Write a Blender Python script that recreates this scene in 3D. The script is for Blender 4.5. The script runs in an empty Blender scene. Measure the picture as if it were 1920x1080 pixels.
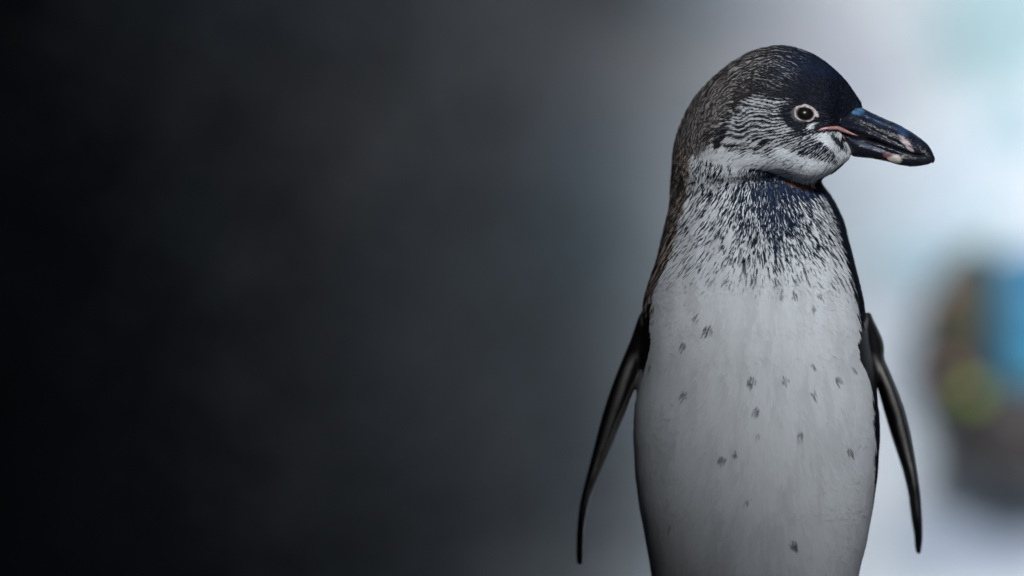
import bpy, math, random
import numpy as np
from mathutils import Vector
from mathutils.bvhtree import BVHTree
R = math.radians
rng = np.random.default_rng(7); random.seed(7)
scene = bpy.context.scene
C = scene.collection

# ---------------------------------------------------------------- camera
S = 0.00032          # metres per photo pixel at the bird's own plane
D = 3.0              # camera distance
ZC = 0.505
cam = bpy.data.cameras.new('camera'); camo = bpy.data.objects.new('camera', cam); C.objects.link(camo)
camo.location = (0, -D, ZC); camo.rotation_euler = (R(90), 0, 0)
cam.lens = 36 * D / (1920 * S); cam.sensor_width = 36
cam.clip_start = 0.05; cam.clip_end = 200
cam.dof.use_dof = True; cam.dof.focus_distance = D - 0.040; cam.dof.aperture_fstop = 2.0
scene.camera = camo
# ---------------------------------------------------------------- world, sun, exposure
SUN_EL, SUN_AZ = 22, 0          # elevation; azimuth from the camera side towards the right
w = bpy.data.worlds.new('World'); scene.world = w; w.use_nodes = True
nt = w.node_tree; bg = nt.nodes['Background']; bg.inputs[1].default_value = 0.05
sk = nt.nodes.new('ShaderNodeTexSky'); sk.sky_type = 'NISHITA'; sk.sun_disc = False
sk.sun_elevation = R(SUN_EL); sk.sun_rotation = R(180 - SUN_AZ)
nt.links.new(sk.outputs[0], bg.inputs[0])
sun = bpy.data.lights.new('sun', 'SUN'); sun.energy = 4.4; sun.angle = R(7.5); sun.color = (1.0, 0.99, 0.975)
suno = bpy.data.objects.new('sun', sun); C.objects.link(suno)
tosun = Vector((math.cos(R(SUN_EL)) * math.sin(R(SUN_AZ)), -math.cos(R(SUN_EL)) * math.cos(R(SUN_AZ)), math.sin(R(SUN_EL))))
suno.rotation_euler = tosun.to_track_quat('Z', 'Y').to_euler(); suno.location = tosun * 5
vs = scene.view_settings
vs.view_transform = 'Standard'; vs.look = 'None'; vs.gamma = 1; vs.exposure = 0.0; vs.use_curve_mapping = False

# ---------------------------------------------------------------- helpers
def tag(o, label=None, cat=None, group=None, kind=None):
    for k, v in (('label', label), ('category', cat), ('group', group), ('kind', kind)):
        if v: o[k] = v
    return o
def mk(name, verts, faces, mat=None, parent=None, smooth=True, colors=None):
    me = bpy.data.meshes.new(name)
    verts = np.asarray(verts, np.float32)
    if isinstance(faces, np.ndarray):
        n, k = faces.shape
        me.vertices.add(len(verts)); me.vertices.foreach_set('co', verts.ravel())
        me.loops.add(n * k); me.loops.foreach_set('vertex_index', faces.astype(np.int32).ravel())
        me.polygons.add(n)
        me.polygons.foreach_set('loop_start', np.arange(0, n * k, k, dtype=np.int32))
        me.update(calc_edges=True)
    else:
        me.from_pydata([tuple(v) for v in verts.tolist()], [], faces); me.update()
    me.polygons.foreach_set('use_smooth', np.full(len(me.polygons), smooth))
    if colors is not None:
        a = me.color_attributes.new('tint', 'FLOAT_COLOR', 'POINT')
        c = np.ones((len(verts), 4), np.float32); c[:, :3] = colors
        a.data.foreach_set('color', c.ravel())
    if mat: me.materials.append(mat)
    o = bpy.data.objects.new(name, me); C.objects.link(o)
    if parent: o.parent = parent
    return o
class N:
    def __init__(s, name):
        s.m = bpy.data.materials.new(name); s.m.use_nodes = True
        s.t = s.m.node_tree; s.b = s.t.nodes['Principled BSDF']
    def n(s, typ, **kw):
        x = s.t.nodes.new(typ)
        for k, v in kw.items():
            if k.startswith('_'): setattr(x, k[1:], v)
            else: x.inputs[k.replace('0', ' ')].default_value = v
        return x
    def l(s, a, b): s.t.links.new(a, b)
    def coord(s): return s.n('ShaderNodeTexCoord').outputs['Object']
    def noise(s, scale, detail=4, rough=.55, vec=None):
        x = s.n('ShaderNodeTexNoise'); x.inputs['Scale'].default_value = scale
        x.inputs['Detail'].default_value = detail; x.inputs['Roughness'].default_value = rough
        s.l(vec if vec is not None else s.coord(), x.inputs['Vector']); return x.outputs['Fac']
    def ramp(s, fac, stops):
        r = s.n('ShaderNodeValToRGB'); e = r.color_ramp.elements
        while len(e) < len(stops): e.new(.5)
        for q, (p, c) in zip(e, stops): q.position = p; q.color = (*c, 1)
        s.l(fac, r.inputs[0]); return r.outputs[0]
    def mix(s, a, b, fac, typ='MIX'):
        x = s.t.nodes.new('ShaderNodeMix'); x.data_type = 'RGBA'; x.blend_type = typ
        for v, i in ((fac, 0), (a, 6), (b, 7)):
            if isinstance(v, (int, float)): x.inputs[i].default_value = v
            elif isinstance(v, tuple): x.inputs[i].default_value = (*v, 1)
            else: s.l(v, x.inputs[i])
        return x.outputs[2]
    def bump(s, h, strength, dist):
        x = s.n('ShaderNodeBump'); x.inputs['Strength'].default_value = strength
        x.inputs['Distance'].default_value = dist; s.l(h, x.inputs['Height'])
        s.l(x.outputs[0], s.b.inputs['Normal'])
def setp(m, **kw):
    for k, v in kw.items(): m.b.inputs[k.replace('_', ' ')].default_value = v

def smoothstep(a, b, x):
    t = np.clip((x - a) / (b - a), 0, 1); return t * t * (3 - 2 * t)
def X(u, y=0.0): return (u - 960) * S * (D + y) / D
def Z(v, y=0.0): return ZC - (v - 540) * S * (D + y) / D
def UV(x, y, z):
    k = D / (D + y); return 960 + x * k / S, 540 - (z - ZC) * k / S

# value noise used to model uneven surfaces
_lat = rng.random((64, 64, 64)).astype(np.float32)
def vnoise(x, y, z):
    xi, yi, zi = np.floor(x).astype(int), np.floor(y).astype(int), np.floor(z).astype(int)
    fx, fy, fz = x - xi, y - yi, z - zi
    fx, fy, fz = (f * f * (3 - 2 * f) for f in (fx, fy, fz))
    r = 0
    for dx in (0, 1):
        for dy in (0, 1):
            for dz in (0, 1):
                r = r + _lat[(xi + dx) & 63, (yi + dy) & 63, (zi + dz) & 63] * (fx if dx else 1 - fx) * (fy if dy else 1 - fy) * (fz if dz else 1 - fz)
    return r
def fbm(x, y, z, o=4):
    r, a, t = 0, 1, 0
    for i in range(o):
        r = r + a * vnoise(x * 2**i + 7.3 * i, y * 2**i + 3.1 * i, z * 2**i + 11.7 * i); t += a; a *= .5
    return r / t

# ---------------------------------------------------------------- the place
#  backdrop wall of pale painted artificial rock, well behind the bird
WY = 2.5
def build_wall():
    nx, nz = 260, 120
    xs = np.linspace(-4, 4, nx); zs = np.linspace(-.05, 2.6, nz)
    x, z = np.meshgrid(xs, zs)
    y = WY + .22 * (fbm(x * 1.1 + 5, 0 * x, z * 1.3 + 9, 4) - .5) + .05 * (fbm(x * 6, 0 * x + 3, z * 6, 3) - .5)
    v = np.stack([x, y, z], -1).reshape(-1, 3)
    i = (np.arange(nz - 1)[:, None] * nx + np.arange(nx - 1)[None]).ravel()
    f = np.stack([i, i + 1, i + nx + 1, i + nx], -1)
    # depth behind, so the rock has a real thickness
    m = N('pale_rock')
    c = m.coord()
    n1 = m.noise(1.7, 3, .5, c)
    col = m.ramp(n1, [(.30, (.36, .52, .64)), (.46, (.63, .72, .83)), (.56, (.76, .83, .92)), (.72, (.40, .56, .73))])
    n2 = m.noise(5.0, 5, .6, c)
    col = m.mix(col, (.50, .58, .66), m.ramp(n2, [(.5, (0, 0, 0)), (.72, (.55, .55, .55))]))
    # faded paint patches on the rock
    wn = m.noise(5, 4, .6, c)
    for (pu, pv, ru, rv, cc, st) in ((1880, 40, 190, 190, (.26, .50, .56), .65), (1905, 250, 75, 60, (.22, .42, .52), .7), (1850, 430, 70, 110, (.36, .58, .66), .5),
                                   (1640, 480, 110, 40, (.30, .50, .58), .4), (1760, 500, 90, 70, (.24, .46, .58), .7), (1500, 60, 160, 90, (.46, .48, .62), .4),
                                   (1720, 830, 90, 50, (.38, .50, .62), .4), (1860, 1010, 280, 110, (.26, .33, .46), .85), (1640, 160, 60, 90, (.55, .60, .74), .6), (1800, 330, 60, 110, (.50, .62, .76), .6), (1690, 700, 50, 120, (.42, .52, .64), .5), (1580, 170, 120, 40, (.50, .54, .70), .5), (1745, 905, 80, 30, (.30, .40, .52), .6)):
        mp = m.n('ShaderNodeMapping', _vector_type='POINT'); m.l(c, mp.inputs['Vector'])
        sx_, sz_ = 1 / (ru * S * (D + WY) / D), 1 / (rv * S * (D + WY) / D)
        mp.inputs['Location'].default_value = (-X(pu, WY) * sx_, -WY, -Z(pv, WY) * sz_); mp.inputs['Scale'].default_value = (sx_, 1, sz_)
        le = m.n('ShaderNodeVectorMath', _operation='LENGTH'); m.l(mp.outputs[0], le.inputs[0])
        ad = m.n('ShaderNodeMath', _operation='ADD'); m.l(le.outputs['Value'], ad.inputs[0]); m.l(wn, ad.inputs[1])
        mr = m.n('ShaderNodeMapRange', _interpolation_type='SMOOTHSTEP'); m.l(ad.outputs[0], mr.inputs[0])
        mr.inputs[1].default_value = 1.75; mr.inputs[2].default_value = .9; mr.inputs[3].default_value = 0; mr.inputs[4].default_value = st
        col = m.mix(col, cc, mr.outputs[0])
    # shade painted into the rock colour: darkest at the left end, gone at the right
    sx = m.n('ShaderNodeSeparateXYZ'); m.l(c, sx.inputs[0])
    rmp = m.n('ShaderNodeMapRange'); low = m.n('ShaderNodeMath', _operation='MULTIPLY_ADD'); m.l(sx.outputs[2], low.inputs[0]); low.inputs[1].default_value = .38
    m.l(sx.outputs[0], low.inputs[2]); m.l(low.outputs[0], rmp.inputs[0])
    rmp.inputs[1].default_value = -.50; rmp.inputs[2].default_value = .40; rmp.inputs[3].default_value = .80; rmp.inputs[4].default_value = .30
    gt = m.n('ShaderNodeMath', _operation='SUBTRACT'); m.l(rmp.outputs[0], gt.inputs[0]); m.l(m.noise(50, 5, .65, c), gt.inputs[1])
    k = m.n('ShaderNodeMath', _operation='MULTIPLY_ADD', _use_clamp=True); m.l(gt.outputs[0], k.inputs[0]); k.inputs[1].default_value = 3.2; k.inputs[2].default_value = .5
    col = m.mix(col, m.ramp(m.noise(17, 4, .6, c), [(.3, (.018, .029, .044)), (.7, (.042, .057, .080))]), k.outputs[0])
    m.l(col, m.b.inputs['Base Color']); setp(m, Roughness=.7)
    m.bump(m.noise(14, 6, .65, c), .6, .03)
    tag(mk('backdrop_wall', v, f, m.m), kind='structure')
build_wall()

def slab(name, lo, hi, mat, amp=.05, fr=2.0, n=14, kind='structure'):
    """uneven slab: a subdivided box whose skin is pushed about by noise"""
    V, F = [], []; idx = {}
    def vid(p):
        k = tuple(np.round(p, 5))
        if k not in idx: idx[k] = len(V); V.append(p)
        return idx[k]
    lo, hi = np.array(lo, float), np.array(hi, float)
    for ax in range(3):
        a, b = [i for i in range(3) if i != ax]
        for side in (0, 1):
            for i in range(n):
                for j in range(n):
                    q = []
                    for (di, dj) in ((0, 0), (1, 0), (1, 1), (0, 1)):
                        t = np.zeros(3); t[ax] = side; t[a] = (i + di) / n; t[b] = (j + dj) / n
                        q.append(vid(lo + t * (hi - lo)))
                    F.append(q if (side == 1) == (ax != 1) else q[::-1])
    V = np.array(V)
    d = np.stack([fbm(V[:, 0] * fr + k * 9, V[:, 1] * fr, V[:, 2] * fr, 3) - .5 for k in range(3)], -1)
    return tag(mk(name, V + d * amp * 2, F, mat), kind=kind)

m = N('light_blocker_dark'); c = m.coord()
m.l(m.ramp(m.noise(3, 6, .6, c), [(.3, (.030, .034, .040)), (.7, (.062, .066, .072))]), m.b.inputs['Base Color'])
setp(m, Roughness=.9); m.bump(m.noise(9, 6, .6, c), .6, .04); DARK = m.m
m = N('wet_concrete'); c = m.coord()
m.l(m.ramp(m.noise(2.5, 6, .6, c), [(.3, (.09, .10, .11)), (.7, (.15, .16, .17))]), m.b.inputs['Base Color'])
setp(m, Roughness=.6); m.bump(m.noise(20, 5, .6, c), .4, .01); GROUND = m.m
gx = np.array([[-40, -40, 0], [40, -40, 0], [40, 40, 0], [-40, 40, 0]], float)
tag(mk('ground', gx, [(0, 1, 2, 3)], GROUND), kind='structure')
# light blockers added out of view, shaped to darken the left side
def blocker_plate(name, poly, z0, z1, mat):
    """unseen light blocker: a ragged outline given thickness"""
    P = []
    for a, b in zip(poly, poly[1:] + poly[:1]):
        L = math.dist(a, b); n = max(1, int(L / .08))
        for k in range(n): P.append((a[0] + (b[0] - a[0]) * k / n, a[1] + (b[1] - a[1]) * k / n))
    P = np.array(P); n = len(P)
    V, F = [], []
    for l, (z, g) in enumerate(((z0 + .02, -.03), (z0 + .10, .03), (z1 - .1, .02), (z1, -.03))):
        c = P.mean(0); d = P - c; d /= np.linalg.norm(d, axis=1)[:, None]
        k = (fbm(P[:, 0] * 4, P[:, 1] * 4, np.full(n, z * 6), 3) - .5) * .10
        q = P + d * (k + g)[:, None]
        V += [(x, y, z + .02 * math.sin(9 * x + 5 * y)) for x, y in q]
    for l in range(3):
        for k in range(n): F.append((l * n + k, l * n + (k + 1) % n, (l + 1) * n + (k + 1) % n, (l + 1) * n + k))
    F.append(tuple(range(n))[::-1]); F.append(tuple(range(3 * n, 4 * n)))
    return tag(mk(name, V, F, mat, smooth=False), kind='structure')
blocker_plate('sun_blocker_front', [(.02, -.15), (.03, -.60), (.03, -1.3), (.05, -1.9), (.06, -2.2), (.12, -2.47), (.20, -2.66), (.32, -2.84), (.42, -3.2), (.5, -4.7), (-4.2, -4.7), (-4.2, -.15)], 1.12, 1.5, DARK)  # added out of view, edge shaped to cast the fade across the bird
blocker_plate('sun_blocker_rear', [(.28, 2.85), (.28, 1.0), (.34, .2), (.36, -.47), (.24, -1.2), (.30, -1.7), (.37, -2.0), (.40, -2.8), (-4.2, -2.8), (-4.2, 2.85)], 2.0, 2.4, DARK)  # added out of view, edge shaped to cast the fade across the wall
slab('sun_blocker_lip', (-4.2, -.2, 1.3), (.0, .0, 2.05), DARK, .03, 1.5, 10)
slab('sky_blocker_right', (2.2, -6, -.02), (3.2, 2.2, 3.2), DARK, .12, 1.3, 14)  # added out of view to cut sky light coming from the right
slab('light_blocker_left', (-4.2, -4.6, -.02), (-2.2, 2.75, 2.02), DARK, .06, 1.6, 12)
slab('light_blocker_back', (-2.3, -4.6, -.02), (1.0, -4.0, 1.13), DARK, .06, 1.6, 12)

# ---------------------------------------------------------------- far things on the right, all out of focus
def boulder(name, c, r, mat, seed, label):
    import bmesh
    bm = bmesh.new(); bmesh.ops.create_icosphere(bm, subdivisions=5, radius=1)
    V = np.array([v.co[:] for v in bm.verts])
    k = 1 + .55 * (fbm(V[:, 0] * 1.5 + seed, V[:, 1] * 1.5 + seed, V[:, 2] * 1.5, 4) - .5) * 2
    V = V * k[:, None] * np.array(r)
    F = [[v.index for v in f.verts] for f in bm.faces]; bm.free()
    o = mk(name, V, F, mat); o.location = c
    return tag(o, label, 'rock')
BY = 2.38
def bx(u): return X(u, BY)
def bz(v): return Z(v, BY)
def rockmat(name, a, b):
    m = N(name); c = m.coord()
    m.l(m.ramp(m.noise(7, 5, .6, c), [(.35, a), (.65, b)]), m.b.inputs['Base Color'])
    setp(m, Roughness=.85); m.bump(m.noise(25, 5, .6, c), .6, .02); return m.m
olive = rockmat('olive_rock', (.045, .045, .035), (.10, .10, .07))
brown = rockmat('brown_rock', (.05, .048, .05), (.09, .085, .09))
boulder('rock', (bx(1822), BY, bz(605)), (.052, .05, .072), olive, 3, 'blurred upright olive brown rock left of the blue drum')
boulder('rock', (bx(1905), BY - .02, bz(762)), (.082, .06, .066), brown, 8, 'large dark grey brown rock under the blue drum')
boulder('rock', (bx(1935), BY - .01, bz(835)), (.060, .05, .034), brown, 12, 'low dark rock at the foot of the large rock by the right edge')

# ================================================================= PENGUIN
penguin = bpy.data.objects.new('penguin', None); C.objects.link(penguin)
penguin.location = (0, 0, 0)
tag(penguin, 'young black and white penguin with speckled throat, head turned in profile to the right', 'penguin')

def curve(tbl, q, sm):
    t = np.array(tbl, float); g = np.arange(t[0, 0] - 1, t[-1, 0] + 2, 1.0)
    out = []
    for k in range(1, t.shape[1]):
        y = np.interp(g, t[:, 0], t[:, k])
        if sm:
            h = int(sm * 3); ker = np.exp(-.5 * (np.arange(-h, h + 1) / sm)**2); ker /= ker.sum()
            y0 = 2 * y[0] - y[h:0:-1]; y1 = 2 * y[-1] - y[-2:-h - 2:-1]
            y = np.convolve(np.concatenate([y0, y, y1]), ker, 'valid')
        out.append(np.interp(q, g, y))
    return out
#        v     L     R     ry     cy
TORSO = [(205, 1345, 1425, .020, .000), (225, 1306, 1460, .030, .000), (250, 1282, 1490, .035, .002), (275, 1271, 1508, .037, .005), (302, 1264, 1520, .038, .008),
         (330, 1261, 1530, .038, .009), (355, 1260, 1547, .039, .008), (380, 1259, 1562, .041, .006), (410, 1253, 1576, .044, .004),
         (440, 1246, 1584, .048, .001), (480, 1236, 1595, .053, -.001), (520, 1222, 1606, .058, -.003), (550, 1212, 1614, .061, -.003), (600, 1206, 1622, .065, -.003),
         (650, 1204, 1630, .068, -.002), (700, 1199, 1640, .070, 0), (750, 1193, 1645, .072, 0), (800, 1190, 1647, .074, 0), (870, 1192, 1644, .076, 0),
         (930, 1198, 1637, .077, 0), (1000, 1210, 1625, .077, .001), (1050, 1219, 1613, .077, .002), (1100, 1226, 1603, .076, .003), (1250, 1238, 1592, .074, .006),
         (1450, 1250, 1580, .070, .012), (1650, 1265, 1560, .062, .018), (1800, 1300, 1520, .048, .026), (1900, 1345, 1475, .030, .032), (1950, 1395, 1425, .012, .034)]
#        u     T    B    ry     cy
HEAD = [(1267, 292, 312, .003, 0.0), (1274, 247, 322, .012, -.001), (1283, 224, 333, .018, -.002), (1292, 205, 340, .022, -.003), (1310, 177, 346, .027, -.005), (1338, 147, 349, .032, -.008),
        (1372, 119, 345, .035, -.011), (1406, 99.4, 336, .0365, -.013), (1437, 90, 327, .037, -.016), (1465, 87, 327, .0365, -.017), (1493, 91.5, 335, .035, -.019),
        (1513, 98, 340, .033, -.021), (1533, 108, 335.5, .0305, -.023), (1552, 122, 326, .0275, -.026), (1562, 131, 319, .0215, -.0265), (1575, 143, 308, .0160, -.027), (1590, 161, 295, .0110, -.028),
        (1600, 176, 280, .0085, -.029), (1607, 187, 262, .0070, -.029), (1612, 197, 240, .006, -.030), (1616, 207, 225, .003, -.030)]
#           v    L     R     ry    cy
FLIP_L = [(580, 1208, 1216, .006, .014), (592, 1198, 1217, .012, .013), (611, 1192, 1217, .016, .012), (640, 1182, 1214, .019, .012), (668, 1170, 1207, .022, .012), (695, 1159, 1199, .024, .012),
          (724, 1148, 1191, .026, .013), (753, 1138, 1181, .027, .014), (783, 1129, 1170, .027, .016), (805, 1123, 1161, .027, .017), (841, 1114, 1147, .026, .019), (888, 1102, 1127, .025, .021),
          (924, 1093, 1111, .023, .023), (950, 1087, 1104, .021, .024), (985, 1083, 1097, .018, .026), (1015, 1081, 1095, .015, .027), (1052, 1080.5, 1094, .010, .028), (1066, 1084, 1091, .005, .028)]
FLIP_R = [(584, 1624, 1631, .006, .012), (597, 1617, 1636, .012, .012), (615, 1612, 1645, .016, .012), (637, 1611, 1655, .018, .012), (655, 1612, 1658, .019, .012), (666, 1616, 1656, .020, .012), (676, 1622, 1658, .021, .012),
          (691, 1630, 1665, .023, .012), (728, 1646, 1680, .026, .013), (768, 1657, 1695, .027, .015), (812, 1670, 1706, .027, .017), (852, 1683, 1713, .026, .019), (885, 1694, 1718, .025, .020),
          (928, 1704, 1724, .023, .022), (979, 1710, 1728, .019, .025), (1010, 1715, 1729, .015, .026), (1034, 1716, 1727, .010, .027), (1045, 1720, 1725, .005, .027)]
H = 0.0013
x0, x1, y0, y1, z0, z1 = X(1068), X(1742), -.088, .098, 0.035, 0.662
ax = np.arange(x0, x1, H); ay = np.arange(y0, y1, H); az = np.arange(z0, z1, H)

def vloft(tbl, p, sm, pex=2.0, big=.05):
    """stack of horizontal ovals; returns f on the whole grid"""
    vq = 540 + (ZC - az) / S
    L, Rr, ry, cy = curve(tbl, vq, sm)
    k = (D + cy) / D
    xl, xr = (L - 960) * S * k, (Rr - 960) * S * k
    cx, rx = (xl + xr) / 2, np.maximum((xr - xl) / 2, 1e-4); ry = np.maximum(ry, 1e-4)
    dx = np.abs(ax[:, None, None] - cx[None, None, :]) / rx
    dy = np.abs(ay[None, :, None] - cy[None, None, :]) / ry
    r = (dx**pex + dy**pex)**(1 / pex)
    f = (r - 1) * np.minimum(rx, ry)[None, None, :]
    out = (vq < tbl[0][0]) | (vq > tbl[-1][0])
    f[:, :, out] = big
    return f.astype(np.float32)
def hloft(tbl, sm, pex=2.1, big=.05):
    """row of upright ovals along the head, back of skull to bill"""
    uq = 960 + ax / S / (1 - .017 / D)
    T, B, ry, cy = curve(tbl, uq, sm)
    k = (D + cy) / D
    zt, zb = ZC - (T - 540) * S * k, ZC - (B - 540) * S * k
    cz, rz = (zt + zb) / 2, np.maximum((zt - zb) / 2, 1e-4); ry = np.maximum(ry, 1e-4)
    dz = (az[None, None, :] - cz[:, None, None]) / rz[:, None, None]
    # cheeks fuller than the crown
    wid = 1.0 - .15 * np.clip(dz, -.3, 1) - .03 * np.clip(dz, 0, 1)
    dy = np.abs(ay[None, :, None] - cy[:, None, None]) / (ry[:, None, None] * wid)
    pe = np.where(dz < 0, 3.5, pex)
    r = (np.abs(dz)**pe + dy**pe)**(1 / pe)
    f = (r - 1) * np.minimum(rz, ry)[:, None, None]
    out = (uq < tbl[0][0]) | (uq > tbl[-1][0])
    f[out] = big
    return f.astype(np.float32)
def smin(a, b, k):
    h = np.clip(.5 + .5 * (b - a) / k, 0, 1)
    return b + (a - b) * h - k * h * (1 - h)
F = vloft(TORSO, 2, 7, 2.25)
F = smin(F, hloft(HEAD, 4), .010)
F = smin(F, vloft(FLIP_L, 2, 5), .004)
F = smin(F, vloft(FLIP_R, 2, 5), .004)
# stubby tail
tz = (az[None, None, :] - .075); ty = (ay[None, :, None] - .068 + tz * .6); tx = (ax[:, None, None] - X(1412))
F = smin(F, ((np.sqrt((tx / .03)**2 + (ty / .012)**2 + (tz / .045)**2) - 1) * .012).astype(np.float32), .01)

def surface_nets(F, ax, ay, az):
    ins = F < 0
    a = ins[:-1, :-1, :-1]; act = np.zeros_like(a); alls = np.ones_like(a)
    for i in (0, 1):
        for j in (0, 1):
            for k in (0, 1):
                s = ins[i:F.shape[0] - 1 + i, j:F.shape[1] - 1 + j, k:F.shape[2] - 1 + k]
                act |= s; alls &= s
    act &= ~alls
    ii, jj, kk = np.nonzero(act)
    idx = np.full(act.shape, -1, np.int32); idx[ii, jj, kk] = np.arange(len(ii))
    corner = [(0, 0, 0), (1, 0, 0), (0, 1, 0), (1, 1, 0), (0, 0, 1), (1, 0, 1), (0, 1, 1), (1, 1, 1)]
    val = [F[ii + c[0], jj + c[1], kk + c[2]] for c in corner]
    acc = np.zeros((len(ii), 3)); cnt = np.zeros(len(ii))
    for p in range(8):
        for q in range(p + 1, 8):
            if sum(abs(corner[p][t] - corner[q][t]) for t in range(3)) != 1: continue
            fa, fb = val[p], val[q]; cr = (fa < 0) != (fb < 0)
            t = np.where(cr, fa / np.where(cr, fa - fb, 1), 0)
            pa, pb = np.array(corner[p]), np.array(corner[q])
            acc += np.where(cr[:, None], pa + t[:, None] * (pb - pa), 0); cnt += cr
    loc = acc / cnt[:, None]
    V = np.stack([ax[0] + (ii + loc[:, 0]) * H, ay[0] + (jj + loc[:, 1]) * H, az[0] + (kk + loc[:, 2]) * H], -1)
    Q = []
    for d in range(3):
        A = [slice(1, -1)] * 3; B = [slice(1, -1)] * 3
        A[d] = slice(0, -1); B[d] = slice(1, None)
        e = ins[tuple(A)] != ins[tuple(B)]
        p = np.argwhere(e); off = np.ones(3, int); off[d] = 0; p = p + off
        st = ins[p[:, 0], p[:, 1], p[:, 2]]
        e1, e2 = [t for t in range(3) if t != d]
        def g(o1, o2):
            q = p.copy(); q[:, e1] -= o1; q[:, e2] -= o2
            return idx[q[:, 0], q[:, 1], q[:, 2]]
        quad = np.stack([g(1, 1), g(0, 1), g(0, 0), g(1, 0)], -1)
        flip = ~st if d != 1 else st
        quad[flip] = quad[flip][:, ::-1]
        Q.append(quad)
    return V, np.concatenate(Q)
V, Q = surface_nets(F, ax, ay, az)
# relax the voxel stepping
E = np.concatenate([Q[:, [0, 1]], Q[:, [1, 2]], Q[:, [2, 3]], Q[:, [3, 0]]])
for it in range(6):
    acc = np.zeros_like(V); cnt = np.bincount(E.ravel(), minlength=len(V))
    for k in range(3):
        acc[:, k] = np.bincount(E[:, 0], V[E[:, 1], k], len(V)) + np.bincount(E[:, 1], V[E[:, 0], k], len(V))
    lam = .5 if it % 2 == 0 else -.52
    V = V + lam * (acc / cnt[:, None] - V)
fn = np.cross(V[Q[:, 2]] - V[Q[:, 0]], V[Q[:, 3]] - V[Q[:, 1]])
VN = np.zeros_like(V)
for c4 in range(4):
    for k in range(3): VN[:, k] += np.bincount(Q[:, c4], fn[:, k], len(V))
VN /= np.linalg.norm(VN, axis=1)[:, None] + 1e-12
for it in range(10):
    acc = np.zeros_like(V)
    for k in range(3):
        acc[:, k] = np.bincount(E[:, 0], VN[E[:, 1], k], len(V)) + np.bincount(E[:, 1], VN[E[:, 0], k], len(V))
    VN = acc / (np.linalg.norm(acc, axis=1)[:, None] + 1e-12)

# ---------------------------------------------------------------- plumage colours (the bird's own markings)
def inside_flipper(u, v, x, y, z, lim=1.01):
    fl = np.zeros(len(u), bool)
    for tbl, side in ((FLIP_L, -1), (FLIP_R, 1)):
        L, Rr, ry, cy = curve(tbl, v, 5)
        bl, br, bry, bcy = curve(TORSO, v, 7)
        m = (v > tbl[0][0] - 12) & (v < tbl[-1][0] + 6) & (u > L - 9) & (u < Rr + 9)
        cxb, rxb = (bl + br) / 2, (br - bl) / 2
        rr = ((u - cxb) / rxb)**2 + ((y - bcy) / bry)**2
        fl |= m & (rr > lim)
    return fl
def seg(tbl, q): t = np.array(tbl, float); return np.interp(q, t[:, 0], t[:, 1])
def ell(u, v, cu, cv, a, b, ang=0):
    c, s = math.cos(ang), math.sin(ang); du, dv = u - cu, v - cv
    return ((du * c + dv * s) / a)**2 + ((-du * s + dv * c) / b)**2
SPOTS = [(1455, 530, 1.0, 1.0), (1488, 552, .9, .8), (1533, 552, .45, .7), (1523, 577, .5, .7), (1311, 596, .6, .6), (1331, 619, 1.0, 1.0), (1284, 648, .55, .8),
         (1222, 687, .3, .6), (1523, 685, .6, .8), (1409, 714, .95, 1.1), (1471, 714, .6, .9), (1570, 712, .5, .8), (1598, 693, .3, .6), (1287, 741, .7, .8),
         (1524, 739, .45, .9), (1418, 771, .95, .8), (1420, 815, .3, .9), (1498, 815, .6, .8), (1590, 846, .6, .8), (1380, 852, .6, .8), (1355, 863, .8, .9),
         (1405, 940, .3, .8), (1260, 990, .3, .7), (1487, 1021, 1.0, 1.1)]
CHIN = [(1262, 262), (1300, 285), (1340, 300), (1380, 310), (1420, 314), (1440, 316), (1454, 321), (1474, 331), (1493, 338), (1513, 342), (1533, 337), (1552, 327), (1575, 309), (1600, 290)]
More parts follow.
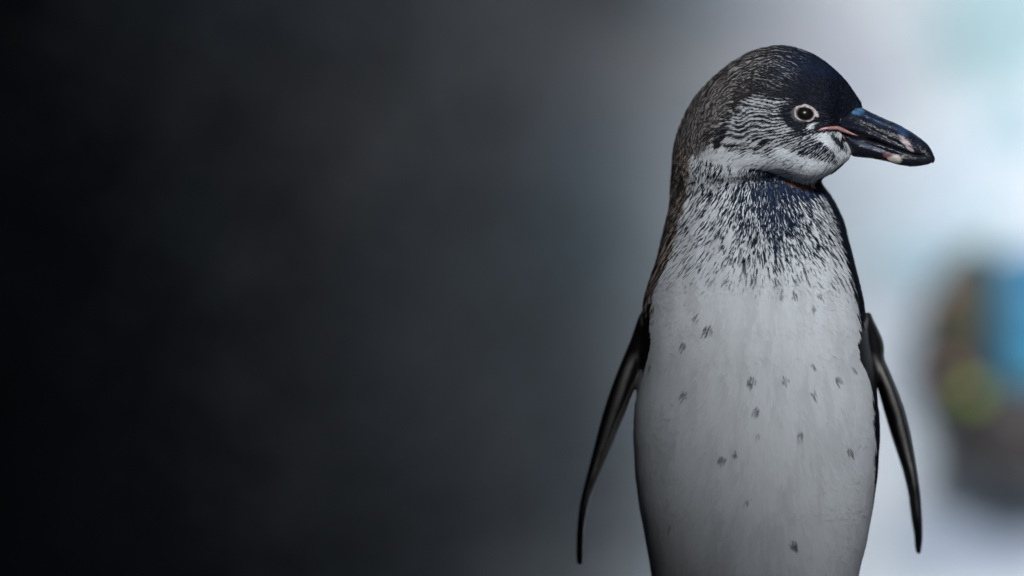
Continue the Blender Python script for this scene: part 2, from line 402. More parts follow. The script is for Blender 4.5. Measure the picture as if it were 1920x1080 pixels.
def pattern(u, v, y, nrm):
    """-> probability of a dark feather, kind of dark colour (0 navy black, 1 grey brown), whether on the head"""
    jit = 9 * (vnoise(u * .05, v * .05, u * 0 + 4.5) - .5)
    u = u + jit; v = v + jit
    bl, br, bry, bcy = curve(TORSO, v, 7)
    chin = seg(CHIN, u)
    head = (v < chin) & (u > 1262)
    rel = np.clip((y - bcy) / bry, -1, 1)
    # ---- head: the cap
    brow = seg([(1270, 330), (1300, 292), (1330, 270), (1345, 256), (1358, 240), (1368, 222), (1380, 206), (1398, 190), (1420, 182), (1440, 183), (1470, 190), (1490, 190), (1530, 196), (1570, 222), (1615, 232)], u)
    cap = smoothstep(9, -9, v - brow)
    back = smoothstep(1535, 1330, u + .45 * (v - 150))           # greyer, speckled towards the nape
    capD = 1.0 - .52 * back * smoothstep(75, 30, np.abs(v - brow + 75) * (u > 1380)) 
    # face behind and under the eye
    face = .50 * smoothstep(1.25, .5, ell(u, v, 1440, 232, 105, 42, .12))
    face = np.maximum(face, .97 * smoothstep(1.35, .7, ell(u, v, 1500, 216, 34, 25, .25)))
    face = np.maximum(face, .97 * smoothstep(1.3, .8, ell(u, v, 1548, 222, 34, 24, .1)))
    face = np.maximum(face, .85 * smoothstep(1.3, .6, ell(u, v, 1512, 243, 34, 10, -.15)))
    face = np.maximum(face, .95 * smoothstep(1.3, .6, ell(u, v, 1358, 243, 13, 34, .25)))
    face = np.maximum(face, .55 * smoothstep(1.3, .3, ell(u, v, 1520, 272, 62, 20, .25)))
    face = np.maximum(face, .42 * smoothstep(1.3, .3, ell(u, v, 1552, 284, 30, 10, .75)))
    face = np.maximum(face, .75 * smoothstep(1.3, .5, ell(u, v, 1576, 266, 26, 5, .80)))
    face = np.maximum(face, .33 * smoothstep(1.2, .5, ell(u, v, 1400, 262, 70, 24, .2)))
    face = np.maximum(face, .97 * smoothstep(1.3, .7, ell(u, v, 1528, 192, 44, 13, .2)))
    face = np.maximum(face, .30 * smoothstep(1.2, .3, ell(u, v, 1428, 194, 40, 14, -.2)))
    face = np.maximum(face, .05)
    face = face * (1 - .8 * smoothstep(1.4, .1, ell(u, v, 1524, 236, 15, 5, -.5)))
    face = face * (1 - .93 * smoothstep(1.2, .5, ell(u, v, 1562, 273, 32, 6.5, .80)))      # pale streak behind the bill
    face = np.maximum(face, .62 * smoothstep(1335, 1295, u + .25 * (v - 250)))
    D_head = cap * capD + (1 - cap) * face
    # ---- neck and throat
    du, dv = u - 1446, v - 322
    fan = np.exp(-((du - 6 - .05 * dv) / (46 + .70 * np.clip(dv, 0, 200)))**2)
    fall = seg([(300, .86), (335, .88), (360, .84), (390, .72), (420, .60), (445, .47), (465, .34), (485, .20), (505, .09), (530, .02), (545, 0)], v - 12 * np.exp(-(du / 60)**2) + .10 * np.abs(du))
    thr = fan * fall
    thr = np.maximum(thr, .95 * smoothstep(1.3, .6, ell(u, v, 1500, 352, 46, 13, .15)) )
    left = seg([(280, .28), (340, .30), (420, .25), (470, .12), (515, .04), (540, 0)], v) * smoothstep(1430, 1330, u)
    right = seg([(330, .42), (420, .42), (470, .22), (520, .05), (560, 0)], v) * smoothstep(1500, 1560, u)
    D_neck = np.maximum(thr, np.maximum(left, right))
    dl = u - bl; drr = br - u
    nap = smoothstep(1, 0, (dl - seg([(260, 22), (330, 26), (440, 24), (520, 14), (600, 9), (660, 3)], v)) / 14) * seg([(250, .60), (450, .60), (560, .62), (620, .6), (680, 0), (1100, 0)], v)
    rgt = smoothstep(1, 0, (drr - seg([(330, 7), (420, 12), (500, 11), (580, 10), (660, 4), (700, 8), (760, 10), (850, 6), (900, -4), (1080, -12)], v)) / seg([(330, 9), (420, 14), (520, 12), (600, 6), (1000, 5)], v))
    rgt = rgt * .98
    D_neck = np.maximum(D_neck, np.maximum(nap, rgt))
    D_neck = np.where((rel > seg([(500, .02), (620, .12), (700, .45), (1100, .5)], v)), np.maximum(D_neck, .97), D_neck)     # the whole back is dark
    Dk = np.where(head, D_head, D_neck)
    # kind of darkness
    brown = np.where(head, back * (.35 + .65 * cap), 0)
    brown = np.maximum(brown, nap * (u < 1400))
    blue = np.where(~head, thr, smoothstep(1420, 1500, u) * smoothstep(165, 130, v))
    # narrow brown edge under the chin
    tan = smoothstep(7, 2, np.abs(v - chin - 6)) * smoothstep(1465, 1480, u) * smoothstep(1530, 1515, u)
    return Dk, brown, blue, head, tan

WHITE = np.array([.63, .685, .75]); NAVY = np.array([.0055, .0075, .015]); BLUE = np.array([.016, .034, .085])
BROWN = np.array([.048, .040, .038]); GREY = np.array([.25, .245, .24]); TAN = np.array([.16, .08, .045])

uV, vV = UV(V[:, 0], V[:, 1], V[:, 2])
flV = inside_flipper(uV, vV, V[:, 0], V[:, 1], V[:, 2])
Dk, br_, bl_, hd_, tn_ = pattern(uV, vV, V[:, 1], VN)
und = (np.clip(Dk, 0, 1)**1.5)[:, None]
colV = WHITE * .92 * (1 - und) + und * (NAVY + br_[:, None] * (BROWN - NAVY))
# flippers: black above, paler mottled underside and trailing edge, gloss painted in as a streak
def flip_col(u, v, y, z):
    out = np.zeros((len(u), 3)); base = np.array([.009, .009, .011]); pale = np.array([.30, .30, .30])
    for tbl, sgn in ((FLIP_L, -1), (FLIP_R, 1)):
        L, Rr, ry, cy = curve(tbl, v, 5)
        px = (Rr - u) if sgn < 0 else (u - L)                                   # photo pixels in from the inner edge
        rim = seg([(690, 0), (724, 7), (783, 12), (841, 12), (888, 9), (950, 5), (1015, 0)] if sgn < 0 else [(740, 0), (790, 3), (852, 6), (930, 6), (1000, 3), (1030, 0)], v)
        t = (u - L) / np.maximum(Rr - L, 1); t = t if sgn < 0 else 1 - t      # 0 leading (outer) edge, 1 inner
        n = fbm(u * .03 + 9, v * .012, y * 40 + 5, 3)
        k = smoothstep(2.5, -1.5, px - rim) * (rim > .3) * (.45 + .5 * n)
        s2 = np.exp(-((t - .40 - .25 * (n - .5)) / .15)**2) * seg([(660, 0), (690, .75), (760, .50), (820, .50), (870, .95), (920, .7), (980, 0)], v) * smoothstep(.25, .5, n)  # glossy highlight along the flipper, painted as a pale streak
        k = np.clip(np.maximum(k, s2), 0, 1)[:, None]
        c = base * (1 - k) + pale * k
        m = (u > L - 8) & (u < Rr + 8); out[m] = c[m]
    return out
knobV = ((ell(uV, vV, 1636, 636, 26, 38) < 1) | ((ell(uV, vV, 1205, 640, 11.5, 56) < 1) & (V[:, 1] < .02)))[:, None]; colV = np.where(knobV, np.array([.009, .009, .011]), colV)
bb = ((uV > 1570) & (vV > 196) & (vV < 268))[:, None]; colV = np.where(bb, NAVY * 1.2, colV)
sh = smoothstep(1.3, .5, ell(uV, vV, 1206, 600, 6, 12)) + smoothstep(1.3, .5, ell(uV, vV, 1623, 604, 5, 12))
fc = flip_col(uV, vV, V[:, 1], V[:, 2]); fc = fc + np.clip(sh, 0, 1)[:, None] * .12
colV[flV] = fc[flV]

m = N('skin_and_feather_bed'); a = m.n('ShaderNodeAttribute', _attribute_name='tint')
c = m.coord(); nn = m.noise(900, 3, .6, c)
m.l(m.mix(a.outputs['Color'], m.ramp(nn, [(.3, (.7, .7, .7)), (.7, (1, 1, 1))]), 1.0, 'MULTIPLY'), m.b.inputs['Base Color'])
setp(m, Roughness=.55); m.b.inputs['Specular IOR Level'].default_value = .2
m.bump(nn, .35, .0006); BED = m.m
body = mk('body', V, Q, BED, penguin, colors=colV)

# ---------------------------------------------------------------- feathers
def build_feathers(NF):
    p = V[Q]                                            # quads as sampling cells
    area = np.linalg.norm(fn, axis=1)
    cen = p.mean(1)
    uc, vc = UV(cen[:, 0], cen[:, 1], cen[:, 2])
    wt = area * seg([(60, 5.5), (300, 5.2), (420, 3.9), (560, 1.25), (800, 1.0), (1100, 1.0), (1150, .12), (2200, .12)], vc)
    wt = wt * np.where(cen[:, 1] > .03, .45, 1.0)
    for (su, sv, st, sz) in SPOTS: wt = wt * (1 + 4 * (ell(uc, vc, su, sv - 4, 9 * sz, 13 * sz) < 1) * (cen[:, 1] < 0))
    wt = wt * ~inside_flipper(uc, vc, cen[:, 0], cen[:, 1], cen[:, 2], np.where(vc < 680, .93, .965))
    cs = np.cumsum(wt); q = np.searchsorted(cs, rng.random(NF) * cs[-1]); q = np.clip(q, 0, len(Q) - 1)
    a, b = rng.random((2, NF, 1))
    w4 = [(1 - a) * (1 - b), a * (1 - b), a * b, (1 - a) * b]
    P = sum(w4[k] * V[Q[q, k]] for k in range(4)); Nn = sum(w4[k] * VN[Q[q, k]] for k in range(4))
    Nn /= np.linalg.norm(Nn, axis=1)[:, None]
    u, v = UV(P[:, 0], P[:, 1], P[:, 2])
    # bare patches: eye ring, bill base
    keep = ell(u, v, 1510.5, 213, 26, 17) > 1
    keep &= (ell(u, v, 1636, 636, 25, 37) > 1) & ~((ell(u, v, 1205, 640, 10.5, 54) < 1) & (P[:, 1] < .02))
    keep &= ~((u > 1578) & (v > 217) & (v < seg([(1578, 262), (1600, 300)], u)))
    P, Nn, u, v = P[keep], Nn[keep], u[keep], v[keep]; n = len(P)
    Dk, brn, blu, head, tan = pattern(u, v, P[:, 1], Nn)
    # spots
    spot = np.zeros(n); spst = np.zeros(n)
    for (su, sv, st, sz) in SPOTS:
        e = ell(u, v, su, sv - 3, 8 * sz, 9 * sz, .0)
        spst = np.where(e < 1.3, st, spst)
        spot = np.maximum(spot, st**.5 * .20 * smoothstep(1.3, .1, e) * (P[:, 1] < 0))
    # neighbouring feathers of one row darken together: threads that follow the lie of the plumage
    wob = 5 * (vnoise(u * .03, v * .03, u * 0 + 13) - .5)
    ang = np.arctan2(v - 212, 1612 - u)
    r1 = np.hypot(u - 1612, v - 212)
    def thread(across, along, period, ln, z):
        ph = 2.2 * vnoise(across / (period * 2.2) + 50, along / ln + 50, u * 0 + z)
        brk = vnoise(across / period * 1.3 + 300, along / (ln * .8) + 9, u * 0 + z + 3)
        return .55 * (.5 + .5 * np.sin(2 * np.pi * (across / period + ph))) + .45 * brk
    n1 = thread(ang * 135 + wob, r1, 5.3, 22, 2.2)                                                       # cheek: rays from the bill
    n2 = thread(np.hypot(u - 1450, v - 235) + wob, np.arctan2(v - 235, u - 1450) * 130, 5.0, 13, 5.2)    # crown and nape: round the skull
    cf = (u - 1440) * np.exp(-.9 * (v - 340) / 190.)
    n3 = thread(cf + wob * .4, v, 4.3, 17, 8.2)                                                          # throat: a fan
    wa_ = smoothstep(60, 130, np.hypot(v - 235, u - 1450)) * smoothstep(260, 190, v) * smoothstep(1590, 1540, u + .4 * (v - 150))
    wa_ = np.maximum(wa_, smoothstep(1350, 1290, u) * head)
    def rank(x): o_ = np.empty(len(x)); o_[np.argsort(x)] = np.arange(len(x)) / len(x); return o_
    pick = rng.random(n)
    st_n = np.where(head, np.where(pick < wa_, rank(n2), rank(n1)), rank(n3))
    thr_ = rank(st_n * .64 + rng.random(n) * .36)
    dark = thr_ < .02 + Dk * .98
    kk = np.clip((Dk - thr_) * 4.0 + .5, 0, 1); kk = np.where(Dk < .02, 0, kk); kk = np.maximum(kk, smoothstep(.88, .99, Dk))
    dark = np.where(Dk < .02, rng.random(n) < Dk, dark)
    sd = rng.random(n) < spot
    dark |= sd
    # flow
    fu, fv = -(v - 235), (u - 1450); r = np.hypot(fu, fv) + 1e-6            # round the skull: back, then down the nape
    cu_, cv_ = fv * 0, fv * 0
    A = np.stack([(v - 235) / r, -(u - 1450) / r], -1)
    Bv = np.stack([u - 1612, v - 212], -1); Bv /= np.linalg.norm(Bv, axis=1)[:, None] + 1e-6
    Cc = np.stack([(u - 1440) * .9, np.full(n, 190.) + 0 * u], -1); Cc /= np.linalg.norm(Cc, axis=1)[:, None]
    wA = smoothstep(60, 130, r) * smoothstep(260, 190, v) * smoothstep(1590, 1540, u + .4 * (v - 150)); wA = np.maximum(wA, smoothstep(1350, 1290, u) * head)
    chin = seg(CHIN, u)
    wH = smoothstep(3, -3, v - chin)[:, None]
    Hd = A * wA[:, None] + Bv * (1 - wA[:, None])
    dn = smoothstep(1420, 1300, u)[:, None] * smoothstep(230, 300, v)[:, None]
    Hd = Hd * (1 - dn) + np.array([-.15, 1.0]) * dn
    dr = Hd * wH + Cc * (1 - wH)
    dr += rng.normal(0, .07, (n, 2)) + .25 * (np.stack([vnoise(u * .02, v * .02, u * 0 + 2), vnoise(u * .02, v * .02, u * 0 + 8)], -1) - .5)
    T = np.stack([dr[:, 0], np.zeros(n), -dr[:, 1]], -1)
    T -= (T * Nn).sum(1)[:, None] * Nn
    ln = np.linalg.norm(T, axis=1); bad = ln < .15
    T[bad] = np.array([0, 0, -1.]) - Nn[bad] * -Nn[bad, 2:3]
    T /= np.linalg.norm(T, axis=1)[:, None] + 1e-9
    Sd = np.cross(Nn, T)
    L = seg([(60, 9), (200, 9), (300, 11), (340, 15), (420, 21), (520, 26), (700, 30), (1100, 34), (2200, 40)], v)
    L = np.where(head, np.minimum(L, 11), L)
    nearface = smoothstep(1470, 1560, u) * head; L = L * (1 - .25 * nearface)
    W = np.where(head, 1.6, seg([(300, 2.2), (420, 2.9), (520, 5.0), (700, 8), (1100, 9)], v))
    W = np.where(dark & ~head & (Dk < .9), seg([(300, 2.0), (440, 2.7), (520, 2.6), (1100, 2.6)], v), W)
    L = np.where(sd, 12 * rng.uniform(.5, 1.4, n), L); W = np.where(sd, 1.5, W)
    L = L * rng.uniform(.7, 1.25, n) * S; W = W * rng.uniform(.75, 1.3, n) * S
    lift = seg([(60, .17), (300, .17), (440, .11), (540, .03), (1100, .02)], v) * rng.uniform(.4, 1.6, n)
    lift = np.where(sd, lift + .06, lift)
    base = P + Nn * rng.uniform(.00002, .00022, n)[:, None]
    base = base + Nn * np.where(dark & (Dk < .9), .00016, 0)[:, None]
    base = base + Nn * np.where(sd, .0006, 0)[:, None]
    def pt(t, s, h): return base + T * (L * t)[:, None] + Sd * (W * s)[:, None] + Nn * (L * lift * t + h * W)[:, None]
    verts = np.stack([pt(-.05, 0, -.1), pt(.35, -.5, -.10), pt(.40, 0, .10), pt(.35, .5, -.10), pt(.78, -.33, -.08), pt(.78, .33, -.08), pt(1, 0, 0)], 1)
    o = np.arange(n)[:, None] * 7
    tris = np.concatenate([o + np.array(t)[None] for t in ((0, 1, 2), (0, 2, 3), (1, 4, 2), (2, 5, 3), (2, 4, 6), (2, 6, 5))])
    # order: side triangles need T,S handedness
    tris = tris[:, ::-1]
    rnd = rng.uniform(0, 1, (n, 1))
    lv = seg([(60, 1), (400, 1), (520, .3), (1100, .22)], v)[:, None]; lightc = WHITE * (1 + lv * rng.uniform(-.2, .1, (n, 1)))
    lightc = lightc * np.where(head & (Dk > .25), .70, 1.0)[:, None]
    lightc = lightc * (1 - np.where(head, .05, .13) * smoothstep(.35, .75, .6 * vnoise(u * .055, v * .011, u * 0 + 6) + .4 * vnoise(u * .2, v * .04, u * 0 + 9)))[:, None]
    # grey tips on the crown's pale feathers
    capgrey = (brn * head)[:, None]
    lightc = lightc * (1 - capgrey * .9) + GREY * rng.uniform(.5, 1.4, (n, 1)) * capgrey * .9
    napl = ((brn > .3) & ~head)[:, None]
    lightc = np.where(napl, np.array([.48, .41, .37]) * rng.uniform(.5, 1.4, (n, 1)), lightc)
    darkc = NAVY * (.35 + 2.6 * rnd**3)
    darkc = darkc + (brn * .7)[:, None] * (BROWN * (.4 + 1.0 * rnd) - NAVY)
    bk = (np.clip(blu, 0, 1) * rng.uniform(0, 1, n) * np.where(head, .45, 1.0))[:, None]
    darkc = darkc * (1 - bk) + BLUE * bk
    darkc = np.where((sd | ((v > 520) & (Dk < .5)))[:, None], np.array([.03, .034, .045]) * (.5 + 2.2 * rnd), darkc)
    kk = np.where(sd, rng.uniform(.5, 1, n) * spst**.5, kk)[:, None]
    col = np.exp(np.log(darkc) * kk + np.log(np.maximum(lightc, 1e-4)) * (1 - kk)) * .35 + .65 * (darkc * kk + lightc * (1 - kk))
    tk = (tan * (rng.random(n) < .7))[:, None]; col = col * (1 - tk) + TAN * tk
    col = np.repeat(col[:, None, :], 7, 1)
    # paler fringes
    fr = np.where(dark, 1.0, 1.04)
    col[:, 4:7] *= fr[:, None, None]
    soft = seg([(60, .3), (300, .35), (420, .6), (520, .85), (600, .93), (1100, .95)], v)
    nv = np.repeat(np.concatenate([Nn, soft[:, None]], 1)[:, None, :], 7, 1).reshape(-1, 4)
    return verts.reshape(-1, 3), tris, col.reshape(-1, 3), nv
fv_, ft_, fc_, fn_ = build_feathers(310000)
m = N('feather'); a = m.n('ShaderNodeAttribute', _attribute_name='tint')
m.l(a.outputs['Color'], m.b.inputs['Base Color']); setp(m, Roughness=.7)
m.b.inputs['Specular IOR Level'].default_value = .10
al = m.n('ShaderNodeAttribute', _attribute_name='lie'); geo = m.n('ShaderNodeNewGeometry')
mv = m.t.nodes.new('ShaderNodeMix'); mv.data_type = 'VECTOR'
m.l(al.outputs['Alpha'], mv.inputs[0]); m.l(geo.outputs['Normal'], mv.inputs[4]); m.l(al.outputs['Vector'], mv.inputs[5])
nz = m.n('ShaderNodeVectorMath', _operation='NORMALIZE'); m.l(mv.outputs[1], nz.inputs[0]); m.l(nz.outputs[0], m.b.inputs['Normal'])
pl = mk('plumage', fv_, ft_, m.m, penguin, colors=fc_); pl['kind'] = 'stuff'
at_ = pl.data.color_attributes.new('lie', 'FLOAT_COLOR', 'POINT'); at_.data.foreach_set('color', fn_.astype(np.float32).ravel())

# ---------------------------------------------------------------- bill
CY = -.029
GAPE = [(1566, 244), (1578, 247), (1592, 252), (1610, 258), (1634, 264), (1660, 273), (1690, 284), (1715, 290), (1735, 293), (1746, 296), (1751, 299)]
TOPB = [(1560, 213), (1575, 209), (1590, 202), (1600, 197), (1607, 197), (1613, 199), (1619, 203.6), (1648, 217.6), (1670, 227), (1690, 236), (1718, 252.5), (1738, 269), (1746, 280), (1750, 289), (1752.5, 297)]
BOTB = [(1560, 256), (1569, 263), (1580, 272), (1590, 283), (1597, 292.5), (1604, 294.5), (1634, 297), (1662, 302.5), (1687, 310), (1707, 313), (1730, 310.5), (1742, 308), (1749, 303)]
HALF = [(1555, .0222), (1565, .0212), (1575, .0192), (1590, .0165), (1610, .0138), (1634, .0118), (1660, .0105), (1690, .0092), (1715, .0075), (1735, .0052), (1746, .0040), (1752.5, .0022)]
def px_col(u, v, y, upper):
    n = fbm(u * .035, v * .09 - u * .035, y * 60 + 3, 3); n2 = fbm(u * .06 + 40, v * .2 - u * .08, y * 100, 3)
    c = np.array([.008, .010, .018]) * (.5 + .9 * n[:, None])
    def put(c, k, col): k = np.clip(k, 0, 1)[:, None]; return c * (1 - k) + np.array(col) * k
    if upper:
        c = put(c, smoothstep(1.4, .2, ell(u, v, 1608, 208, 14, 9)) * smoothstep(.35, .6, n2), (.07, .16, .30))
        c = put(c, .8 * smoothstep(1.3, .2, ell(u, v, 1700, 252, 34, 10, .62)) * smoothstep(.25, .6, n), (.03, .075, .17))
        c = put(c, .75 * smoothstep(1.3, .2, ell(u, v, 1640, 224, 34, 8, .45)) * smoothstep(.3, .65, n2), (.022, .05, .12))
        c = put(c, .9 * smoothstep(1.3, .3, ell(u, v, 1697, 266, 20, 5.5, .75)) * smoothstep(.30, .62, n2), (.42, .36, .40))
        c = put(c, smoothstep(1.3, .4, ell(u, v, 1706, 279, 10, 3.2, .6)), (.36, .30, .32))
        c = put(c, smoothstep(1.3, .4, ell(u, v, 1571, 240, 9, 3.2, .15)), (.45, .30, .32))
        c = put(c, .6 * smoothstep(1.3, .4, ell(u, v, 1563, 214, 6, 7)), (.16, .06, .06))
        c = put(c, .6 * smoothstep(1.3, .3, ell(u, v, 1606, 253, 22, 2.5, .3)), (.22, .20, .22))
    else:
        c = put(c, .95 * smoothstep(1.3, .3, ell(u, v, 1678, 299, 14, 9, .1) + (n2 - .5)), (.60, .55, .52))
        c = put(c, .85 * smoothstep(1.4, .3, ell(u, v, 1664, 291, 9, 5)), (.24, .085, .085))
        c = put(c, .55 * smoothstep(1.3, .3, ell(u, v, 1632, 276, 42, 4.5, .35)), (.10, .12, .19))
        c = put(c, .8 * smoothstep(1.3, .3, ell(u, v, 1575, 256, 11, 5, .5)), (.50, .30, .32))
        c = put(c, .8 * smoothstep(1.3, .3, ell(u, v, 1586, 270, 14, 3.5, .95)), (.12, .045, .045))
    return c
def mandible(name, upper):
    us = np.linspace(1562 if upper else 1566, 1752.3 if upper else 1747.5, 150); nu = len(us); nt_ = 64
    top = curve(TOPB, us, 1.5)[0] if upper else curve([(a, b - 1.8) for a, b in GAPE], us, 3)[0]
    bot = curve([(a, b) for a, b in GAPE], us, 3)[0] if upper else curve(BOTB, us, 3)[0]
    hw = curve(HALF, us, 3)[0]
    if upper:   # hooked tip drops over the lower one
        hook = smoothstep(1724, 1750, us); bot = np.minimum(bot + hook * 8.5, np.interp(us, [1700, 1738, 1744, 1748, 1751, 1752.3], [330, 309, 308.3, 307, 304.5, 301.5]))
    else:
        bot = np.maximum(bot, top + .5)
    tops, bots = Z(top, CY), Z(bot, CY)
    pts, cols = [], []
    th = np.linspace(0, 2 * math.pi, nt_, endpoint=False)
    for i, uu in enumerate(us):
        zt, zb = tops[i], bots[i]; hgt = zt - zb
        c_, s_ = np.cos(th), np.sin(th)
        if upper:   # broad at the cutting edge, ridged along the culmen
            zz = zb + hgt * (.5 + .5 * np.sign(s_) * np.abs(s_)**.9)
            t = (zz - zb) / max(hgt, 1e-6)
            yy = hw[i] * np.sign(c_) * np.abs(c_)**.62 * (1 - .46 * t**1.3)
            # long groove running to the nostril, and a shallow fold under the ridge
            g = np.exp(-((t - .40 + .18 * smoothstep(1600, 1700, uu)) / .085)**2) * smoothstep(1575, 1600, uu) * smoothstep(1722, 1680, uu)
            g2 = np.exp(-((t - .70) / .07)**2) * smoothstep(1600, 1615, uu) * smoothstep(1700, 1660, uu)
            yy = yy * (1 - .13 * g - .08 * g2)
        else:
            zz = zb + hgt * (.5 + .5 * np.sign(s_) * np.abs(s_)**.8)
            t = (zz - zb) / max(hgt, 1e-6)
            yy = hw[i] * .93 * np.sign(c_) * np.abs(c_)**.6 * (1 - .40 * (1 - t)**1.6)
            g = np.exp(-((t - .62) / .12)**2) * smoothstep(1590, 1610, uu) * smoothstep(1720, 1680, uu)
            yy = yy * (1 - .09 * g)
        y = CY + yy
        n = fbm(np.full(nt_, uu) * .05, zz * 260, y * 160, 3) - .5
        y = y + n * .0011 * np.sign(c_) * min(1, hgt / .008); zz = zz + n * .0006 * s_
        pts.append(np.stack([np.full(nt_, X(uu, CY)), y, zz], -1))
    P = np.concatenate(pts)
    i = np.arange(nu - 1)[:, None] * nt_; j = np.arange(nt_)[None]; j2 = (j + 1) % nt_
    F = np.stack([i + j, i + nt_ + j, i + nt_ + j2, i + j2], -1).reshape(-1, 4)
    # end caps
    P = np.concatenate([P, pts[0].mean(0)[None], pts[-1].mean(0)[None] + [[.0004, 0, 0]]])
    a, b = len(P) - 2, len(P) - 1
    caps = [[a, (k + 1) % nt_, k, k] for k in range(nt_)] + [[b, (nu - 1) * nt_ + k, (nu - 1) * nt_ + (k + 1) % nt_, 0] for k in range(nt_)]
    faces = [list(map(int, f)) for f in F] + [f[:3] for f in caps]
    uu, vv = UV(P[:, 0], P[:, 1], P[:, 2])
    return mk(name, P, faces, BILL, penguin, colors=px_col(uu, vv, P[:, 1], upper))
m = N('horn'); a = m.n('ShaderNodeAttribute', _attribute_name='tint')
c = m.coord(); m.l(a.outputs['Color'], m.b.inputs['Base Color'])
mp = m.n('ShaderNodeMapping'); mp.inputs['Scale'].default_value = (1, 1, 3.0); mp.inputs['Rotation'].default_value = (0, R(-22), 0)
m.l(c, mp.inputs['Vector'])
m.l(m.ramp(m.noise(380, 4, .6, mp.outputs[0]), [(.35, (.10, .10, .10)), (.7, (.36, .36, .36))]), m.b.inputs['Roughness'])
m.b.inputs['Specular IOR Level'].default_value = .6
m.bump(m.noise(420, 4, .6, mp.outputs[0]), .6, .0008); BILL = m.m
mandible('upper_bill', True)
mandible('lower_bill', False)

def tube(name, pts, rad, mat, parent, n=10, flat=1.0):
    pts = [Vector(p) for p in pts]; V_, F_ = [], []
    for i, p in enumerate(pts):
        t = (pts[min(i + 1, len(pts) - 1)] - pts[max(i - 1, 0)]).normalized()
        a = t.cross(Vector((0, 1, 0))).normalized(); b = t.cross(a).normalized()
        r = rad[i] if hasattr(rad, '__len__') else rad
        for k in range(n):
            q = 2 * math.pi * k / n
            V_.append(p + a * math.cos(q) * r + b * math.sin(q) * r * flat)
    for i in range(len(pts) - 1):
        for k in range(n):
            F_.append((i * n + k, i * n + (k + 1) % n, (i + 1) * n + (k + 1) % n, (i + 1) * n + k))
    F_.append(tuple(range(n))[::-1]); F_.append(tuple((len(pts) - 1) * n + k for k in range(n)))
    return mk(name, [v[:] for v in V_], F_, mat, parent)
bvh = BVHTree.FromPolygons([tuple(v) for v in V.tolist()], Q.tolist())
def surf(u, v, side=-1):
    """point of the head's surface seen at (u, v), from the camera side (-1) or the far side (+1)"""
    y = -.05
    for _ in range(3):
        h = bvh.ray_cast(Vector((X(u, y), .3 * side, Z(v, y))), Vector((0, -side, 0)))
        if h[0] is None: return Vector((X(u, y), -.03, Z(v, y))), Vector((0, side, 0))
        y = h[0].y
        if side > 0: break
    return h[0], h[1]
def flatmat(name, a, b, rough, sc=600, spec=.5, bmp=.3):
    m = N(name); c = m.coord()
    n = m.noise(sc, 4, .6, c)
    m.l(m.ramp(n, [(.35, a), (.65, b)]), m.b.inputs['Base Color']); setp(m, Roughness=rough)
    m.b.inputs['Specular IOR Level'].default_value = spec; m.bump(n, bmp, .0005); return m.m
PINK = flatmat('pink_skin', (.28, .11, .11), (.50, .30, .30), .35)
RING = flatmat('pale_lid', (.26, .21, .22), (.52, .49, .51), .45)
m = N('eye_dark'); m.b.inputs['Base Color'].default_value = (.006, .005, .005, 1); setp(m, Roughness=.22); m.b.inputs['Specular IOR Level'].default_value = .15; EYE = m.m
m = N('iris_brown'); m.l(m.ramp(m.noise(900, 3, .5), [(.3, (.010, .007, .006)), (.7, (.03, .016, .012))]), m.b.inputs['Base Color']); setp(m, Roughness=.1); IRIS = m.m

def eye(side):
    EU, EV = 1509.5, 213.5
    c, n = surf(EU, EV, side)
    n = (n + Vector((0, side * 1.2, 0))).normalized()
    e1 = Vector((1, 0, 0)); e1 = (e1 - n * e1.dot(n)).normalized(); e2 = n.cross(e1).normalized()
    if e2.z < 0: e2 = -e2
    r = .0056
    V_, F_ = [], []; nr, ns = 14, 32
    for i in range(nr):
        ph = math.pi * .5 * i / (nr - 1)
        for k in range(ns):
            q = 2 * math.pi * k / ns
            V_.append(c - n * .0020 + (e1 * math.cos(q) * 1.0 + e2 * math.sin(q) * .86) * r * math.cos(ph) + n * r * .62 * math.sin(ph))
    for i in range(nr - 1):
        for k in range(ns):
            f = (i * ns + k, i * ns + (k + 1) % ns, (i + 1) * ns + (k + 1) % ns, (i + 1) * ns + k)
            F_.append(f)
    eo = mk('eye', [v[:] for v in V_], F_, EYE, penguin)
    # bare lid ring, drawn out to a point towards the bill
    outer, inner = [], []
    V_, F_ = [], []; ns = 56; prof = [(0.0, -.0010), (.10, .0007), (.35, .0013), (.65, .0012), (.9, .0006), (1.0, -.0008)]
    for k in range(ns):
        q = 2 * math.pi * k / ns; cq, sq = math.cos(q), math.sin(q)
        ro_u = 23.0 + (8.5 * max(0, cq)**6) + 1.0 * cq; ro_v = 16.2 + 1.6 * sq
        ri_u, ri_v = 15.6, (11.2 if sq > 0 else 12.6)
        wob = 1 + .04 * math.sin(5 * q + 1) + .03 * math.sin(9 * q)
        for (t, h) in prof:
            uu = (ri_u + (ro_u * wob - ri_u) * t) * cq - 0.4; vv = (ri_v + (ro_v * wob - ri_v) * t) * sq - .08 * uu
            hh = h * (.8 + .25 * math.sin(7 * q + t * 4))
            V_.append(c + e1 * uu * S + e2 * vv * S + n * (hh - .0000 - .0012 * (uu / 26)**2))
    m_ = len(prof)
    for k in range(ns):
        for j in range(m_ - 1):
            F_.append((k * m_ + j, k * m_ + j + 1, ((k + 1) % ns) * m_ + j + 1, ((k + 1) % ns) * m_ + j))
    ro = mk('eyelid_ring', [v[:] for v in V_], F_, RING, penguin)
eye(-1); eye(1)
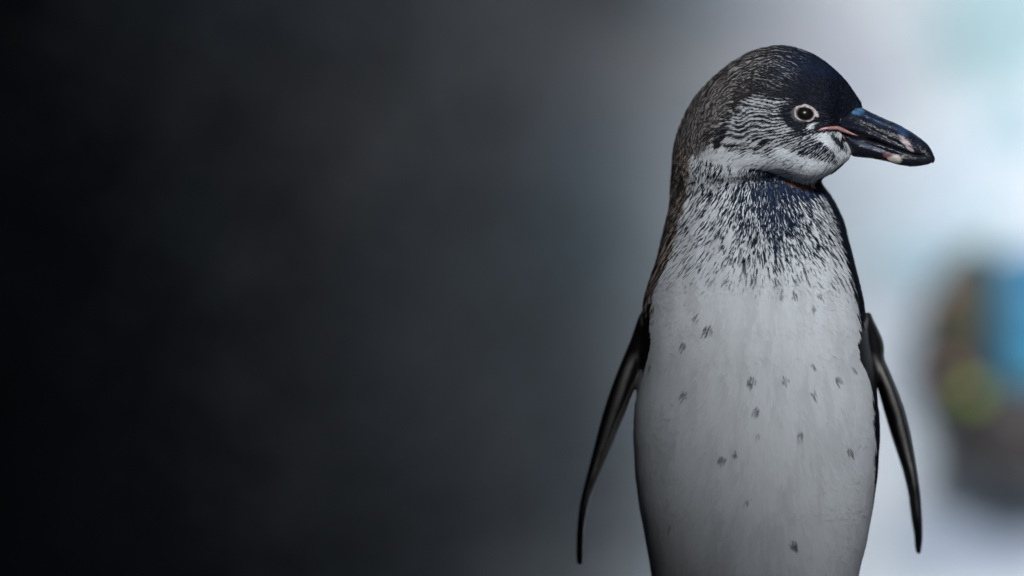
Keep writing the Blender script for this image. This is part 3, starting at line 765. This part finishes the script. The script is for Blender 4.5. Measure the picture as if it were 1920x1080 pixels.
for side in (-1, 1):
    pts, rad = [], []
    for i, (u, v, r) in enumerate([(1528, 245, .0002), (1535, 242.5, .0008), (1544, 240.5, .0009), (1555, 240, .0010), (1566, 242, .0012), (1577, 246, .0012), (1586, 249.5, .0009), (1596, 253, .0005), (1606, 256.5, .0002)]):
        p, n = surf(u, v, side)
        hw = curve(HALF, np.array([u]), 3)[0][0]
        yb = CY + side * hw
        y = min(p.y, yb) if side < 0 else max(p.y, yb)
        if u < 1560: y = p.y
        pts.append((X(u, CY), y + side * .0002, Z(v, CY if u > 1560 else y))); rad.append(r)
    tube('gape_skin', pts, rad, PINK, penguin, 8)

# ---------------------------------------------------------------- webbed feet (below the frame)
FOOT = flatmat('foot_skin', (.02, .018, .018), (.10, .07, .07), .5, 200)
CLAW = flatmat('claw_horn', (.015, .013, .012), (.04, .035, .03), .3, 300)
for sx in (-1, 1):
    fx = X(1412) + sx * .038
    V_, F_ = [], []
    ring = [(-.006, .012), (.010, .014)]
    outline = [(-.010, .018), (-.016, -.005), (-.030, -.058), (-.020, -.056), (-.008, -.060), (0, -.074), (.008, -.060), (.020, -.056), (.030, -.058), (.016, -.005), (.010, .018)]
    n = len(outline)
    for (h, sc) in ((.0, 1.0), (.008, .94)):
        for (a, b) in outline: V_.append((fx + a * sc, b * sc + .03, h + (.006 if (h > 0 and b > -.03) else 0)))
    F_ = [tuple(range(n))[::-1], tuple(range(n, 2 * n))] + [(k, (k + 1) % n, n + (k + 1) % n, n + k) for k in range(n)]
    ft = mk('foot', V_, F_, FOOT, penguin, smooth=False)
    tube('shank', [(fx, .040, .006), (fx, .042, .03), (fx - sx * .002, .040, .075)], [.010, .011, .016], FOOT, ft, 12)
    for (a, b) in ((-.029, -.056), (0, -.072), (.029, -.056)):
        tube('claw', [(fx + a, b + .03, .006), (fx + a * 1.08, b + .022, .006), (fx + a * 1.12, b + .016, .001)], [.0035, .0025, .0006], CLAW, ft, 8)

# ---------------------------------------------------------------- blue drum, lime plant, pink buds (far, out of focus)
def lathe(name, prof, mat, parent=None, n=40, loc=(0, 0, 0)):
    V_, F_ = [], []
    for (r, z) in prof:
        for k in range(n): V_.append((r * math.cos(2 * math.pi * k / n), r * math.sin(2 * math.pi * k / n), z))
    for i in range(len(prof) - 1):
        for k in range(n): F_.append((i * n + k, i * n + (k + 1) % n, (i + 1) * n + (k + 1) % n, (i + 1) * n + k))
    F_.append(tuple(range(n))[::-1]); F_.append(tuple((len(prof) - 1) * n + k for k in range(n)))
    o = mk(name, V_, F_, mat, parent); o.location = loc; return o
m = N('blue_plastic'); c = m.coord()
m.l(m.ramp(m.noise(9, 4, .6, c), [(.35, (.02, .17, .36)), (.65, (.07, .36, .56))]), m.b.inputs['Base Color']); setp(m, Roughness=.45); BLU = m.m
zt, zb = bz(470), bz(718)
drum = lathe('blue_drum', [(.036, 0), (.040, .004), (.040, .04), (.042, .045), (.040, .05), (.040, .085), (.042, .09), (.040, .095), (.040, .134), (.036, zt - zb - .004), (.03, zt - zb)],
             BLU, loc=(bx(1923), BY - .05, zb))
tag(drum, 'blurred bright blue drum standing on the dark rocks at the right edge', 'drum')
LIME = flatmat('lime_leaf', (.42, .66, .03), (.60, .80, .06), .5, 40, bmp=.1)
plant = bpy.data.objects.new('plant', None); C.objects.link(plant); plant.location = (X(1818, BY - .14), BY - .14, Z(752, BY - .14)); plant.scale = (.8, .8, .5)
tag(plant, 'small blurred lime green plant growing low among the dark rocks', 'plant')
leafmesh = None
for k in range(26):
    a = random.uniform(0, 2 * math.pi); tilt = random.uniform(15, 75)
    if leafmesh is None:
        lo = mk('leaf', [(0, 0, 0), (.006, .001, .012), (.0, .003, .013), (-.006, .001, .012), (.005, .004, .024), (-.005, .004, .024), (0, .008, .036)],
                [(0, 1, 2), (0, 2, 3), (1, 4, 2), (2, 5, 3), (2, 4, 6), (2, 6, 5)], LIME, plant); leafmesh = lo.data
    else:
        lo = bpy.data.objects.new('leaf', leafmesh); C.objects.link(lo); lo.parent = plant
    lo.rotation_euler = (R(tilt), 0, a); lo.location = (random.uniform(-.012, .012), random.uniform(-.01, .01), random.uniform(-.004, .008))
PB = flatmat('pink_petal', (.55, .22, .22), (.75, .42, .40), .6, 60)
import bmesh
budmesh = None
for i, (u, v, lab) in enumerate([(1757, 542, 'pale pink blurred flower at upper left edge of the olive rock'), (1776, 697, 'reddish pink blurred flower just left of the lime plant')]):
    root = bpy.data.objects.new('flower', None); C.objects.link(root); root.location = (bx(u), BY - .05, bz(v)); tag(root, lab, 'flower')
    for k in range(6):
        a = k * math.pi / 3
        o = mk('petal', [(0, 0, 0), (.004, -.003, .006), (-.004, -.003, .006), (.003, -.004, .011), (-.003, -.004, .011), (0, -.001, .013)],
               [(0, 1, 2), (1, 3, 4, 2), (3, 5, 4)], PB, root)
        o.rotation_euler = (0, a, 0); o.scale = (.7, .7, .7)
